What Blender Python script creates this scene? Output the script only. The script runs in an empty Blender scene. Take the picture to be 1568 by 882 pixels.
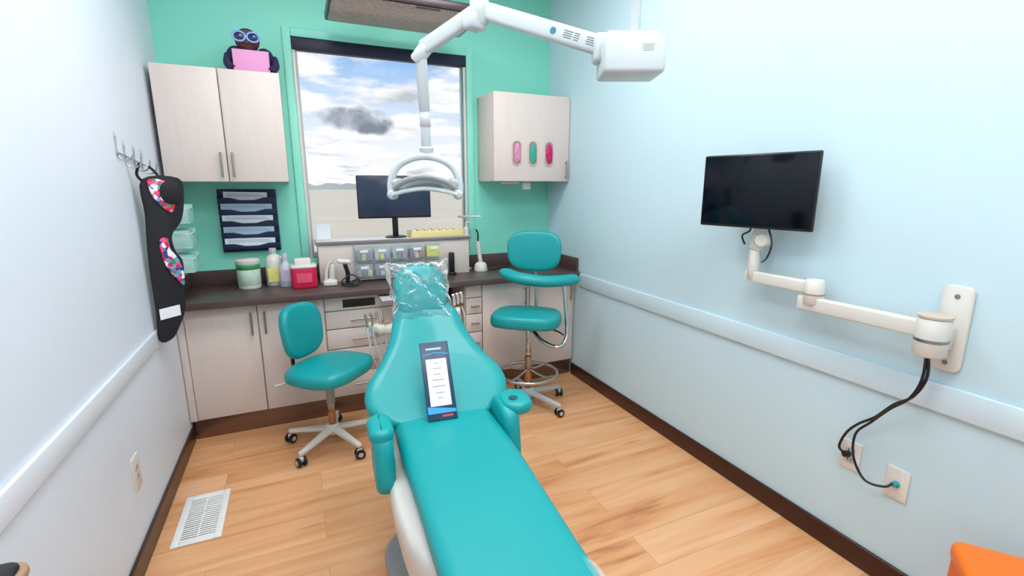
import bpy, bmesh, math, random
from mathutils import Vector, Matrix, Euler
random.seed(4)
SC=bpy.context.scene
COL=SC.collection
try:
    SC.view_settings.view_transform='Standard'
except Exception: pass

# ---------------------------------------------------------------- materials
def lin(hexs):
    hexs=hexs.lstrip('#')
    out=[]
    for i in (0,2,4):
        c=int(hexs[i:i+2],16)/255
        out.append(c/12.92 if c<=.04045 else ((c+.055)/1.055)**2.4)
    return (*out,1)
MATS={}
def mat(name,col,rough=.5,metal=0,var=.05,scale=8,stretch=(1,1,1),bump=0,coat=0,spec=.5,emit=0,bscale=None):
    if name in MATS: return MATS[name]
    m=bpy.data.materials.new(name);m.use_nodes=True;nt=m.node_tree
    b=nt.nodes['Principled BSDF'];c=lin(col)
    tc=nt.nodes.new('ShaderNodeTexCoord');mp=nt.nodes.new('ShaderNodeMapping');mp.inputs['Scale'].default_value=stretch
    nz=nt.nodes.new('ShaderNodeTexNoise');nz.inputs['Scale'].default_value=scale;nz.inputs['Detail'].default_value=4
    nt.links.new(tc.outputs['Object'],mp.inputs[0]);nt.links.new(mp.outputs[0],nz.inputs[0])
    mx=nt.nodes.new('ShaderNodeMix');mx.data_type='RGBA'
    mx.inputs[6].default_value=tuple(x*(1-var) for x in c[:3])+(1,)
    mx.inputs[7].default_value=tuple(min(1,x*(1+var)) for x in c[:3])+(1,)
    nt.links.new(nz.outputs[0],mx.inputs[0]);nt.links.new(mx.outputs[2],b.inputs['Base Color'])
    b.inputs['Roughness'].default_value=rough;b.inputs['Metallic'].default_value=metal
    b.inputs['Specular IOR Level'].default_value=spec
    b.inputs['Coat Weight'].default_value=coat
    if bump:
        bp=nt.nodes.new('ShaderNodeBump');bp.inputs['Strength'].default_value=bump;bp.inputs['Distance'].default_value=.01
        n2=nt.nodes.new('ShaderNodeTexNoise');n2.inputs['Scale'].default_value=bscale or scale*6;nt.links.new(mp.outputs[0],n2.inputs[0])
        nt.links.new(n2.outputs[0],bp.inputs['Height']);nt.links.new(bp.outputs[0],b.inputs['Normal'])
    if emit:
        nt.links.new(mx.outputs[2],b.inputs['Emission Color']);b.inputs['Emission Strength'].default_value=emit
    MATS[name]=m
    return m
def clearmat(name,col,alpha=.3,rough=.1):
    m=bpy.data.materials.new(name);m.use_nodes=True;nt=m.node_tree;b=nt.nodes['Principled BSDF']
    b.inputs['Base Color'].default_value=lin(col);b.inputs['Alpha'].default_value=alpha;b.inputs['Roughness'].default_value=rough
    return m

WALL=mat('paint_pale_blue','C6E0EA',.55,var=.01,scale=2,bump=.03,bscale=180)
WALLL=mat('paint_pale_lilac_white','DDE4EF',.5,var=.01,scale=2,bump=.03,bscale=180)
MINT=mat('paint_mint','86E0CA',.5,var=.015,scale=2,bump=.03,bscale=180)
MINTL=mat('trim_mint','92E6D2',.4,var=.01)
WHITE=mat('ceiling_white','F0F0EE',.7,var=.02,scale=20)
RAILM=mat('rail_paint','CFE4EE',.4,var=.01)
BASEB=mat('baseboard_brown','36130C',.3,var=.15,scale=6)
CAB=mat('cabinet_laminate','DACDC6',.45,var=.05,scale=5,stretch=(9,9,.8))
CABIN=mat('cabinet_edge','CCBEB5',.5,var=.03)
COUNTER=mat('counter_laminate','54413F',.35,var=.25,scale=6,stretch=(1,12,1))
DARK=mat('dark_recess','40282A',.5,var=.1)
STEEL=mat('brushed_toe_kick','8A6E60',.32,.75,var=.2,scale=4,stretch=(1,1,20))
CHROME=mat('chrome','C8C6C4',.16,1,var=.03)
NICKEL=mat('satin_nickel','A8A29C',.3,1,var=.03)
TEAL=mat('teal_vinyl','03999C',.42,var=.03,scale=3,bump=.05,bscale=300,coat=.08,spec=.45)
OFFW=mat('offwhite_plastic','DEDAD3',.3,var=.015)
LAMPW=mat('lamp_white_plastic','C9D1D4',.3,var=.01)
GREYP=mat('grey_plastic','94979A',.4,var=.03)
LGREY=mat('light_grey_plastic','BDC0C3',.35,var=.03)
BLACK=mat('black_plastic','121318',.35,var=.1)
SCREEN=mat('screen_glass','020713',.12,var=.1,spec=.3)
SCREEN_REFL=mat('screen_glass_reflection','26344C',.2,var=.1)  # bluish reflection put into the screen's base colour
NAVY=mat('navy_mesh','1C2C50',.5,var=.2,scale=60)
PAPER=mat('paper','B4CEE0',.7,var=.12,scale=10)
PAPERW=mat('paper_white','E8ECF2',.6,var=.02)
PINK=mat('pink_sheet','E9A0D0',.6,var=.03)
MAG=mat('magenta_plastic','CC1A48',.3,var=.08)
HOTPINK=mat('glove_magenta','BE1060',.6,var=.3,scale=60)
GPINK=mat('glove_pink','D88BB0',.6,var=.25,scale=60)
GTEAL=mat('glove_teal','2FA68C',.6,var=.3,scale=60)
GREEN=mat('label_green','2E8E4A',.5,var=.25,scale=30)
CREAM=mat('cream_tray','E6D694',.45,var=.05)
PURP=mat('figure_purple','2A2048',.8,var=.3,scale=40)
FACE=mat('figure_brown','6E3F3A',.8,var=.2,scale=40)
BLUEG=mat('sunglass_blue','3A5FA8',.25,var=.1)
SKYB=mat('holder_blue','083456',.35,var=.12,scale=8)
ORANGE=mat('orange_vinyl','F07410',.45,var=.04)
TAN=mat('tan_rim','A98468',.5,var=.08)
CLOTH=mat('apron_black','111018',.75,var=.25,scale=30,bump=.2)
GLASSC=clearmat('clear_plastic','E8F4F4',.22,.08)
TEALC=clearmat('clear_teal_plastic','C4F4EC',.4,.1)
VENTW=mat('vent_white','E8E8E6',.4,var=.01)

def floormat():
    m=bpy.data.materials.new('floor_wood_planks');m.use_nodes=True;nt=m.node_tree;b=nt.nodes['Principled BSDF']
    N=nt.nodes.new;K=nt.links.new
    tc=N('ShaderNodeTexCoord')
    br=N('ShaderNodeTexBrick');br.offset=.37;br.inputs['Scale'].default_value=1
    br.inputs['Brick Width'].default_value=1.22;br.inputs['Row Height'].default_value=.18;br.inputs['Mortar Size'].default_value=.0009
    br.inputs['Color1'].default_value=lin('DFAA7C');br.inputs['Color2'].default_value=lin('E7B68B');br.inputs['Mortar'].default_value=lin('BC8860')
    br.inputs['Bias'].default_value=0
    K(tc.outputs['Object'],br.inputs['Vector'])
    mp=N('ShaderNodeMapping');mp.inputs['Scale'].default_value=(.8,7,1);K(tc.outputs['Object'],mp.inputs[0])
    ad=N('ShaderNodeVectorMath');ad.operation='ADD';K(mp.outputs[0],ad.inputs[0])
    sc=N('ShaderNodeVectorMath');sc.operation='SCALE';sc.inputs[3].default_value=37;K(br.outputs['Color'],sc.inputs[0]);K(sc.outputs[0],ad.inputs[1])
    n=N('ShaderNodeTexNoise');n.inputs['Scale'].default_value=1.6;n.inputs['Detail'].default_value=7;n.inputs['Distortion'].default_value=.9;K(ad.outputs[0],n.inputs[0])
    rp=N('ShaderNodeValToRGB');rp.color_ramp.elements[0].position=.26;rp.color_ramp.elements[0].color=lin('B47C50')
    rp.color_ramp.elements[1].position=.62;rp.color_ramp.elements[1].color=(1,1,1,1)
    e=rp.color_ramp.elements.new(.40);e.color=lin('EFD6B8')
    K(n.outputs[0],rp.inputs[0])
    mx=N('ShaderNodeMix');mx.data_type='RGBA';mx.blend_type='MULTIPLY';mx.inputs[0].default_value=.75
    K(br.outputs['Color'],mx.inputs[6]);K(rp.outputs[0],mx.inputs[7])
    v=N('ShaderNodeTexVoronoi');v.inputs['Scale'].default_value=1.3;K(ad.outputs[0],v.inputs[0])
    r2=N('ShaderNodeValToRGB');r2.color_ramp.elements[0].position=.0;r2.color_ramp.elements[0].color=lin('A87048');r2.color_ramp.elements[1].position=.13;r2.color_ramp.elements[1].color=(1,1,1,1)
    K(v.outputs['Distance'],r2.inputs[0])
    m2=N('ShaderNodeMix');m2.data_type='RGBA';m2.blend_type='MULTIPLY';m2.inputs[0].default_value=.8
    K(mx.outputs[2],m2.inputs[6]);K(r2.outputs[0],m2.inputs[7]);K(m2.outputs[2],b.inputs['Base Color'])
    b.inputs['Roughness'].default_value=.36
    return m
FLOOR=floormat()
def floralmat():
    m=bpy.data.materials.new('floral_print');m.use_nodes=True;nt=m.node_tree;b=nt.nodes['Principled BSDF']
    N=nt.nodes.new;K=nt.links.new
    tc=N('ShaderNodeTexCoord');v=N('ShaderNodeTexVoronoi');v.inputs['Scale'].default_value=55;K(tc.outputs['Object'],v.inputs[0])
    sp=N('ShaderNodeSeparateColor');K(v.outputs['Color'],sp.inputs[0])
    rp=N('ShaderNodeValToRGB');cr=rp.color_ramp;cr.interpolation='CONSTANT'
    cr.elements[0].color=lin('C8283C');cr.elements[1].position=.25;cr.elements[1].color=lin('F0E6EA')
    for p,c in ((.38,'E070A0'),(.5,'2A3A8A'),(.6,'F4F4F4'),(.72,'2E8C6A'),(.8,'5AA0D0'),(.88,'E0508A')):
        e=cr.elements.new(p);e.color=lin(c)
    K(sp.outputs[0],rp.inputs[0])
    K(rp.outputs[0],b.inputs['Base Color']);b.inputs['Roughness'].default_value=.8
    return m
FLORAL=floralmat()
def panelmat():
    m=bpy.data.materials.new('ceiling_tv_reflections');m.use_nodes=True;nt=m.node_tree;b=nt.nodes['Principled BSDF']  # speckled reflections painted into the glass as brown-grey noise
    N=nt.nodes.new;K=nt.links.new
    tc=N('ShaderNodeTexCoord');n=N('ShaderNodeTexNoise');n.inputs['Scale'].default_value=140;K(tc.outputs['Object'],n.inputs[0])
    rp=N('ShaderNodeValToRGB');rp.color_ramp.elements[0].position=.35;rp.color_ramp.elements[0].color=lin('94807A')
    rp.color_ramp.elements[1].position=.7;rp.color_ramp.elements[1].color=lin('D4C2BA')
    K(n.outputs[0],rp.inputs[0]);K(rp.outputs[0],b.inputs['Base Color']);b.inputs['Roughness'].default_value=.3
    return m
PANEL=panelmat()

# ---------------------------------------------------------------- mesh helpers
def group(name,loc=(0,0,0)):
    e=bpy.data.objects.new(name,None);e.empty_display_size=.05;e.location=loc;COL.objects.link(e);return e
def add(g,name,me,m,smooth=True,mods=()):
    o=bpy.data.objects.new(name,me);COL.objects.link(o)
    if m: me.materials.append(m)
    if smooth:
        for p in me.polygons: p.use_smooth=True
    if g is not None:
        o.parent=g;o.matrix_parent_inverse=Matrix.Translation(g.location).inverted()
    return o
def bm2me(bm,name):
    bmesh.ops.recalc_face_normals(bm,faces=bm.faces[:])
    me=bpy.data.meshes.new(name);bm.to_mesh(me);bm.free();return me
def autosm(o,ang=40):
    me=o.data
    for p in me.polygons: p.use_smooth=True
    bm=bmesh.new();bm.from_mesh(me)
    for e in bm.edges:
        if len(e.link_faces)==2 and e.calc_face_angle(0)>math.radians(ang): e.smooth=False
    bm.to_mesh(me);bm.free()
def obox(g,name,c,s,m,bev=.004,rot=None,seg=2):
    bm=bmesh.new();bmesh.ops.create_cube(bm,size=1)
    bmesh.ops.scale(bm,vec=s,verts=bm.verts)
    if bev:
        b=min(bev,min(s)*.49)
        bmesh.ops.bevel(bm,geom=bm.edges[:],offset=b,segments=seg,profile=.5,affect='EDGES')
    M=Matrix.Translation(c)
    if rot is not None: M=M@(rot.to_4x4() if not isinstance(rot,(tuple,list)) else Euler(rot).to_matrix().to_4x4())
    bmesh.ops.transform(bm,matrix=M,verts=bm.verts)
    o=add(g,name,bm2me(bm,name),m);autosm(o,50);return o
def box(g,name,x,y,z,m,bev=.004,seg=2):
    return obox(g,name,((x[0]+x[1])/2,(y[0]+y[1])/2,(z[0]+z[1])/2),(abs(x[1]-x[0]),abs(y[1]-y[0]),abs(z[1]-z[0])),m,bev,None,seg)
def zto(d):
    d=Vector(d).normalized();return d.to_track_quat('Z','Y').to_matrix().to_4x4()
def lathe(g,name,p,d,prof,m,n=32,ang=45):
    bm=bmesh.new();rings=[]
    for r,h in prof:
        if r<1e-6: rings.append([bm.verts.new((0,0,h))])
        else: rings.append([bm.verts.new((r*math.cos(2*math.pi*i/n),r*math.sin(2*math.pi*i/n),h)) for i in range(n)])
    for a,b in zip(rings,rings[1:]):
        for i in range(n):
            j=(i+1)%n
            if len(a)==1 and len(b)==1: continue
            if len(a)==1: bm.faces.new((a[0],b[i],b[j]))
            elif len(b)==1: bm.faces.new((a[i],a[j],b[0]))
            else: bm.faces.new((a[i],a[j],b[j],b[i]))
    for rr in (rings[0],rings[-1]):
        if len(rr)>1: bm.faces.new(rr)
    bmesh.ops.transform(bm,matrix=Matrix.Translation(p)@zto(d),verts=bm.verts)
    o=add(g,name,bm2me(bm,name),m);autosm(o,ang);return o
def cyl(g,name,p,q,r,m,r2=None,bev=.002,n=28):
    p=Vector(p);q=Vector(q);L=(q-p).length;r2=r if r2 is None else r2;b=min(bev,r*.4,L*.3,r2*.4)
    return lathe(g,name,p,q-p,[(r-b,0),(r,b),(r2,L-b),(r2-b,L)],m,n)
def ell(g,name,c,r,m,rot=(0,0,0),n=28):
    bm=bmesh.new();bmesh.ops.create_uvsphere(bm,u_segments=n,v_segments=n//2,radius=1)
    bmesh.ops.transform(bm,matrix=Matrix.Translation(c)@Euler(rot).to_matrix().to_4x4()@Matrix.Diagonal((*r,1)),verts=bm.verts)
    return add(g,name,bm2me(bm,name),m)
def crv(pts,closed=False,k=8):
    P=[Vector(p) for p in pts];n=len(P);out=[]
    rng=n if closed else n-1
    for i in range(rng):
        if closed: a,b,c,d=P[(i-1)%n],P[i],P[(i+1)%n],P[(i+2)%n]
        else: a,b,c,d=P[max(i-1,0)],P[i],P[i+1],P[min(i+2,n-1)]
        for j in range(k):
            t=j/k
            out.append(.5*((2*b)+(c-a)*t+(2*a-5*b+4*c-d)*t*t+(3*b-a-3*c+d)*t**3))
    if not closed: out.append(P[-1])
    return out
def tube(g,name,pts,r,m,smooth=True,closed=False,res=5,k=8):
    pp=crv(pts,closed,k) if smooth else [Vector(p) for p in pts]
    cu=bpy.data.curves.new(name,'CURVE');cu.dimensions='3D';cu.bevel_depth=r;cu.bevel_resolution=res;cu.use_fill_caps=True
    s=cu.splines.new('POLY');s.points.add(len(pp)-1)
    for i,p in enumerate(pp): s.points[i].co=(*p,1)
    s.use_cyclic_u=closed
    t=bpy.data.objects.new('tmp',cu);COL.objects.link(t)
    dg=bpy.context.evaluated_depsgraph_get();me=bpy.data.meshes.new_from_object(t.evaluated_get(dg))
    bpy.data.objects.remove(t);return add(g,name,me,m)
def sweepbox(g,name,pts,w,h,m,up=(0,0,1),bev=.004):
    p,q=Vector(pts[0]),Vector(pts[1]);d=(q-p);L=d.length;d.normalize();u=Vector(up);s=d.cross(u).normalized();u=s.cross(d).normalized()
    R=Matrix((d,s,u)).transposed()
    return obox(g,name,(p+q)/2,(L,w,h),m,bev,R,3)
def cushion(g,name,outline,t,M,m,r=.02,crown=.01,closed_smooth=True,k=6,botr=None,bend=None):
    pts=crv([(x,y,0) for x,y in outline],True,k) if closed_smooth else [Vector((x,y,0)) for x,y in outline]
    c=sum(pts,Vector())/len(pts);n=len(pts)
    br=botr or r*.6
    levels=[(br,0.0)]
    for a in (30,60,90): levels.append((br*(1-math.sin(math.radians(a))),br*(1-math.cos(math.radians(a)))))
    for a in (0,22,45,67,90): levels.append((r*(1-math.cos(math.radians(a))),t-r+r*math.sin(math.radians(a))))
    bm=bmesh.new();rings=[]
    def inset(d):
        out=[]
        for i in range(n):
            p=pts[i];tn=(pts[(i+1)%n]-pts[i-1]).normalized();nr=Vector((-tn.y,tn.x,0))
            if nr.dot(c-p)<0: nr=-nr
            out.append(p+nr*d)
        return out
    for d,z in levels:
        rings.append([bm.verts.new((q.x,q.y,z)) for q in inset(d)])
    base=inset(r)
    for s in (.8,.6,.4,.2,.08):
        rings.append([bm.verts.new((c.x+(q.x-c.x)*s,c.y+(q.y-c.y)*s,t+crown*(1-s*s))) for q in base])
    for a,b in zip(rings,rings[1:]):
        for i in range(n):
            j=(i+1)%n;bm.faces.new((a[i],a[j],b[j],b[i]))
    bm.faces.new(rings[0]);bm.faces.new(rings[-1])
    if bend:
        for v in bm.verts: v.co=Vector(bend(v.co))
    bmesh.ops.transform(bm,matrix=M,verts=bm.verts)
    return add(g,name,bm2me(bm,name),m)
def loftpad(g,name,half,t,M,m,r=.03,crown=.01,bend=None,k=8,uoff=None):
    pp=crv([(a,b,0) for a,b in half],False,k)
    L=[0]
    for a,b in zip(pp,pp[1:]): L.append(L[-1]+(b-a).length)
    tot=L[-1];bm=bmesh.new();rings=[]
    for p,l in zip(pp,L):
        d=min(l,tot-l);f=math.sqrt(max(0,1-(1-min(1,d/r))**2)) if r>0 else 1
        hw=max(p.x,.0015);v=p.y
        rr=min(r,hw*.95)
        ht=(t/2-r)+r*max(f,.05)
        re=min(rr,ht)
        ring=[]
        x1=hw-re
        for i in range(17):
            x=x1*(1-i/8);ring.append((x,v,t/2+ht+crown*(1-(x/(hw+1e-6))**2)*f))
        for a in range(1,8):
            an=math.radians(90+a*22.5)
            ring.append((-x1+re*math.cos(an),v,t/2+(ht-re)*math.copysign(1,math.sin(an))+re*math.sin(an)) if abs(math.sin(an))>1e-6 else (-x1-re,v,t/2))
        for i in range(17):
            x=-x1*(1-i/8);ring.append((x,v,t/2-ht))
        for a in range(1,8):
            an=math.radians(270+a*22.5)
            ring.append((x1+re*math.cos(an),v,t/2+(ht-re)*math.copysign(1,math.sin(an))+re*math.sin(an)) if abs(math.sin(an))>1e-6 else (x1+re,v,t/2))
        rings.append([bm.verts.new(q) for q in ring])
    n=len(rings[0])
    for a,b in zip(rings,rings[1:]):
        for i in range(n):
            j=(i+1)%n;bm.faces.new((a[i],a[j],b[j],b[i]))
    bm.faces.new(rings[0]);bm.faces.new(rings[-1])
    for v in bm.verts:
        c=v.co.copy()
        if uoff: c.x+=uoff(c.y)
        if bend: c=Vector(bend(c))
        v.co=c
    bmesh.ops.transform(bm,matrix=M,verts=bm.verts)
    return add(g,name,bm2me(bm,name),m)
def rrect(w,h,r,n=5):
    out=[]
    for cx,cy,a0 in ((w/2-r,h/2-r,0),(-w/2+r,h/2-r,90),(-w/2+r,-h/2+r,180),(w/2-r,-h/2+r,270)):
        for i in range(n+1):
            a=math.radians(a0+90*i/n);out.append((cx+r*math.cos(a),cy+r*math.sin(a)))
    return out
def prism(g,name,outline,t,M,m,bev=.002,smooth=False,k=6):
    pts=[(p.x,p.y) for p in crv([(x,y,0) for x,y in outline],True,k)] if smooth else outline
    bm=bmesh.new();vs=[bm.verts.new((x,y,0)) for x,y in pts];f=bm.faces.new(vs)
    r=bmesh.ops.extrude_face_region(bm,geom=[f]);nv=[v for v in r['geom'] if isinstance(v,bmesh.types.BMVert)]
    bmesh.ops.translate(bm,vec=(0,0,t),verts=nv)
    if bev:
        ed=[e for e in bm.edges if abs(e.verts[0].co.z-e.verts[1].co.z)<1e-6]
        bmesh.ops.bevel(bm,geom=ed,offset=bev,segments=3 if bev>.008 else 2,profile=.5,affect='EDGES')
    bmesh.ops.transform(bm,matrix=M,verts=bm.verts)
    o=add(g,name,bm2me(bm,name),m);autosm(o,35);return o
def frame(o,x,y,z=None):
    x=Vector(x).normalized();y=Vector(y);z=x.cross(y).normalized();y=z.cross(x)
    M=Matrix((x,y,z)).transposed().to_4x4();M.translation=Vector(o);return M
def joinbm(name,boxes,m):
    bm=bmesh.new()
    for x,y,z in boxes:
        r=bmesh.ops.create_cube(bm,size=1)
        bmesh.ops.transform(bm,matrix=Matrix.Translation(((x[0]+x[1])/2,(y[0]+y[1])/2,(z[0]+z[1])/2))@Matrix.Diagonal((x[1]-x[0],y[1]-y[0],z[1]-z[0],1)),verts=r['verts'])
    return add(None,name,bm2me(bm,name),m,smooth=False)

# ---------------------------------------------------------------- room shell
XL,XR,YB,YF,ZC=-.68,1.95,3.62,-1.6,3.0
joinbm('floor',[((XL-.1,XR+.1),(YF-.1,YB+.12),(-.1,0))],FLOOR)
joinbm('ceiling',[((XL-.1,XR+.1),(YF-.1,YB+.12),(ZC,ZC+.1))],WHITE)
joinbm('wall_left',[((XL-.1,XL),(YF-.1,YB+.12),(0,ZC))],WALLL)
joinbm('wall_right',[((XR,XR+.1),(YF-.1,YB+.12),(0,ZC))],WALL)
joinbm('wall_front',[((XL,XR),(YF-.1,YF),(0,ZC))],WALL)
wx0,wx1,wz0,wz1=.06,1.24,1.0,2.44
joinbm('wall_back',[((XL,wx0),(YB,YB+.12),(0,ZC)),((wx1,XR),(YB,YB+.12),(0,ZC)),((wx0,wx1),(YB,YB+.12),(0,wz0)),((wx0,wx1),(YB,YB+.12),(wz1,ZC))],MINT)
w=group('window_1',(.65,YB,1.7))
T=.05
box(w,'casing_left',(wx0-T,wx0),(YB-.018,YB-.001),(wz0-T,wz1+T),MINTL)
box(w,'casing_right',(wx1,wx1+T),(YB-.018,YB-.001),(wz0-T,wz1+T),MINTL)
box(w,'casing_head',(wx0,wx1),(YB-.018,YB-.001),(wz1,wz1+T),MINTL)
box(w,'casing_sill',(wx0,wx1),(YB-.018,YB-.001),(wz0-T,wz0),MINTL)
box(w,'jamb_left',(wx0,wx0+.02),(YB,YB+.1),(wz0,wz1),OFFW)
box(w,'jamb_right',(wx1-.02,wx1),(YB,YB+.1),(wz0,wz1),OFFW)
box(w,'frame_bottom',(wx0+.02,wx1-.02),(YB+.04,YB+.09),(wz0,wz0+.04),OFFW)
box(w,'shade_cassette',(wx0+.002,wx1-.002),(YB-.012,YB+.05),(wz1-.075,wz1-.002),mat('shade_black','0E1230',.5))
box(w,'shade_track_left',(wx0+.02,wx0+.032),(YB+.01,YB+.03),(wz0,wz1-.07),LGREY)
box(w,'shade_track_right',(wx1-.032,wx1-.02),(YB+.01,YB+.03),(wz0,wz1-.07),mat('track_teal_grey','5E8E92',.4))
gm=clearmat('window_glass','FFFFFF',.04,.02)
box(w,'glass_pane',(wx0+.02,wx1-.02),(YB+.062,YB+.066),(wz0+.03,wz1),gm,0)
box(None,'baseboard_right',(XR-.014,XR),(YF,3.16),(0,.095),BASEB)
box(None,'baseboard_left',(XL,XL+.014),(YF,3.16),(0,.095),BASEB)
box(None,'baseboard_front',(XL+.014,XR-.014),(YF,YF+.014),(0,.095),BASEB)
box(None,'trim_1',(XR-.014,XR),(YF,3.07),(.745,.845),RAILM)
box(None,'trim_2',(XL,XL+.014),(YF,3.07),(.735,.815),mat('rail_paint_left','E2E7F0',.4,var=.01))

FILL_GLOW=mat('fill_light_glow','FFFFFF',.5,emit=18.0,var=.001)  # glow for unseen ceiling panels, added to brighten the room
for i,(cx,cy) in enumerate(((.1,.6),(1.1,.6),(.1,2.1),(1.1,2.1),(.65,-.9))):
    g=group('added_fill_light',(cx,cy,ZC-.02))
    box(g,'fill_light_back',(cx-.32,cx+.32),(cy-.32,cy+.32),(ZC-.02,ZC-.001),OFFW,.002)
    box(g,'fill_light_face',(cx-.28,cx+.28),(cy-.28,cy+.28),(ZC-.026,ZC-.021),FILL_GLOW,0)

def handle(g,name,p,q,out,r=.006,m=NICKEL):
    p=Vector(p);q=Vector(q);o=Vector(out);d=(q-p).normalized()
    tube(g,name,[p,q],r,m,smooth=False)
    for k,(a) in enumerate((p+d*.015,q-d*.015)):
        cyl(g,name+'_post_%d'%k,a,a-o,r*.8,m,bev=0)

# ---------------------------------------------------------------- upper cabinet left
g=group('wall_cabinet',(-.34,3.45,1.8))
box(g,'carcass',(-.655,-.025),(3.3,3.618),(1.525,2.145),CABIN,.002)
for n,a,b in (('door_left',-.655,-.343),('door_right',-.337,-.025)):
    box(g,n,(a,b),(3.28,3.299),(1.525,2.145),CAB,.003)
handle(g,'handle_left',(-.368,3.255,1.55),(-.368,3.255,1.69),(0,-.025,0))
handle(g,'handle_right',(-.31,3.255,1.55),(-.31,3.255,1.69),(0,-.025,0))
# ---------------------------------------------------------------- right glove cabinet
g=group('glove_cabinet',(1.63,3.45,1.84))
box(g,'carcass',(1.325,1.945),(3.3,3.618),(1.535,2.15),CAB,.002)
box(g,'door',(1.325,1.945),(3.28,3.299),(1.535,2.15),CAB,.003)
handle(g,'handle',(1.915,3.255,1.55),(1.915,3.255,1.69),(0,-.025,0))
for i,(x,m) in enumerate(((1.505,GPINK),(1.635,GTEAL),(1.77,HOTPINK))):
    M=frame((x,3.2795,1.735),(1,0,0),(0,0,1))
    ol=rrect(.070,.175,.034,6)
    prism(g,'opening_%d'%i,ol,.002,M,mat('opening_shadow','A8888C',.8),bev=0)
    tube(g,'rim_%d'%i,[M@Vector((a,b,.002)) for a,b in ol],.0045,CABIN,smooth=False,closed=True)
    ell(g,'glove_%d'%i,(x+.003,3.277,1.735),(.027,.014,.072),m)
    ell(g,'glove_fold_%d'%i,(x-.006,3.272,1.75),(.014,.012,.035),m,(0,.5,0))
    ell(g,'glove_fold2_%d'%i,(x+.008,3.27,1.71),(.012,.01,.03),m,(0,-.4,0))
box(g,'soap_bracket',(1.6,1.66),(3.36,3.4),(1.475,1.53),OFFW)
box(g,'cup_rail',(1.42,1.56),(3.36,3.39),(1.515,1.533),OFFW)
cyl(g,'lock',(1.5,3.45,1.533),(1.5,3.45,1.51),.012,NICKEL)

# ---------------------------------------------------------------- figure
g=group('plush_figure_with_sign',(-.17,3.42,2.15))
ell(g,'body',(-.17,3.44,2.22),(.115,.06,.075),PURP)
ell(g,'shoulder_left',(-.245,3.43,2.25),(.05,.045,.055),PURP)
ell(g,'shoulder_right',(-.095,3.43,2.25),(.05,.045,.055),PURP)
ell(g,'head',(-.18,3.43,2.335),(.062,.055,.062),FACE)
ell(g,'hood',(-.18,3.452,2.345),(.066,.05,.066),PURP)
ell(g,'nose',(-.18,3.372,2.318),(.012,.01,.01),FACE)
for s in (-1,1):
    lathe(g,'lens_%d'%(s+1),(-.18+s*.036,3.372,2.345),(0,-1,0),[(0,0),(.026,0),(.028,.004),(.022,.009),(0,.01)],mat('lens_dark','1A2A50',.15))
    tube(g,'lens_rim_%d'%(s+1),[(-.18+s*.036+.032*math.cos(a*math.pi/8),3.366,2.345+.026*math.sin(a*math.pi/8)) for a in range(16)],.006,mat('rim_sky','8AA8E0',.3),smooth=False,closed=True)
box(g,'bridge',(-.195,-.165),(3.362,3.37),(2.345,2.352),BLUEG)
box(g,'sign',(-.26,-.07),(3.362,3.37),(2.16,2.275),PINK,.002)
for s in (-1,1):
    tube(g,'arm_%d'%(s+1),[(-.165+s*.12,3.43,2.25),(-.165+s*.125,3.39,2.2),(-.165+s*.1,3.365,2.165)],.022,PURP)

# ---------------------------------------------------------------- wall file organizer
g=group('wall_file_organizer',(-.29,3.6,1.28))
box(g,'back_panel',(-.455,-.115),(3.605,3.617),(1.075,1.48),NAVY,.003)
for i in range(5):
    z=1.095+i*.074
    ol=[(-.165,0),(.165,0),(.165,.038),(.10,.038),(.04,.022),(-.04,.022),(-.10,.038),(-.165,.038)]
    obox(g,'pocket_base_%d'%i,(-.285,3.59,z-.002),(.33,.035,.005),NAVY,.001)
    prism(g,'pocket_front_%d'%i,ol,.004,frame((-.285,3.572,z),(1,0,0),(0,-.25,1)),NAVY,bev=.001)
    w2=.152 if i<4 else .13
    prism(g,'papers_%d'%i,[(-w2,0),(w2-.01,0),(w2-.01,.066),(-w2,.072)],.004,frame((-.287,3.576,z+.003),(1,0,0),(0,.0,1)),PAPER if i%2 else PAPERW,bev=0)
    for q in range(3):
        prism(g,'print_%d_%d'%(i,q),[(-w2+.02,.056-.007*q),(w2-.05+.01*q,.053-.007*q),(w2-.05+.01*q,.0555-.007*q),(-w2+.02,.0585-.007*q)],.0005,frame((-.287,3.5717,z+.003),(1,0,0),(0,.0,1)),mat('print_blue','8FB0D0',.7),bev=0)
    box(g,'side_l_%d'%i,(-.452,-.448),(3.57,3.605),(z,z+.05),NAVY,0)
    box(g,'side_r_%d'%i,(-.122,-.118),(3.57,3.605),(z,z+.05),NAVY,0)

# ---------------------------------------------------------------- base cabinets and counter
g=group('base_cabinet_counter',(.6,3.35,.4))
box(g,'countertop',(XL+.003,XR-.003),(3.07,3.617),(.82,.86),COUNTER,.004)
box(g,'backsplash_back',(XL+.003,XR-.003),(3.598,3.617),(.86,.96),COUNTER,.002)
box(g,'backsplash_left',(XL+.003,XL+.022),(3.1,3.598),(.86,.96),COUNTER,.002)
box(g,'backsplash_right',(XR-.022,XR-.003),(3.1,3.598),(.86,.96),COUNTER,.002)
box(g,'carcass_left',(XL+.003,.56),(3.16,3.617),(.13,.82),CABIN,.001)
box(g,'carcass_right',(1.04,XR-.003),(3.16,3.617),(.13,.82),CABIN,.001)
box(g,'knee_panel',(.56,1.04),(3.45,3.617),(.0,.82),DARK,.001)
box(g,'toe_kick',(XL+.016,XR-.016),(3.18,3.2),(0,.13),STEEL,.001)
box(g,'filler_left',(XL+.003,-.64),(3.145,3.16),(.13,.815),CAB,.001)
box(g,'door_1',(-.637,-.268),(3.14,3.159),(.135,.812),CAB,.003)
box(g,'door_2',(-.262,.105),(3.14,3.159),(.135,.812),CAB,.003)
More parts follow.
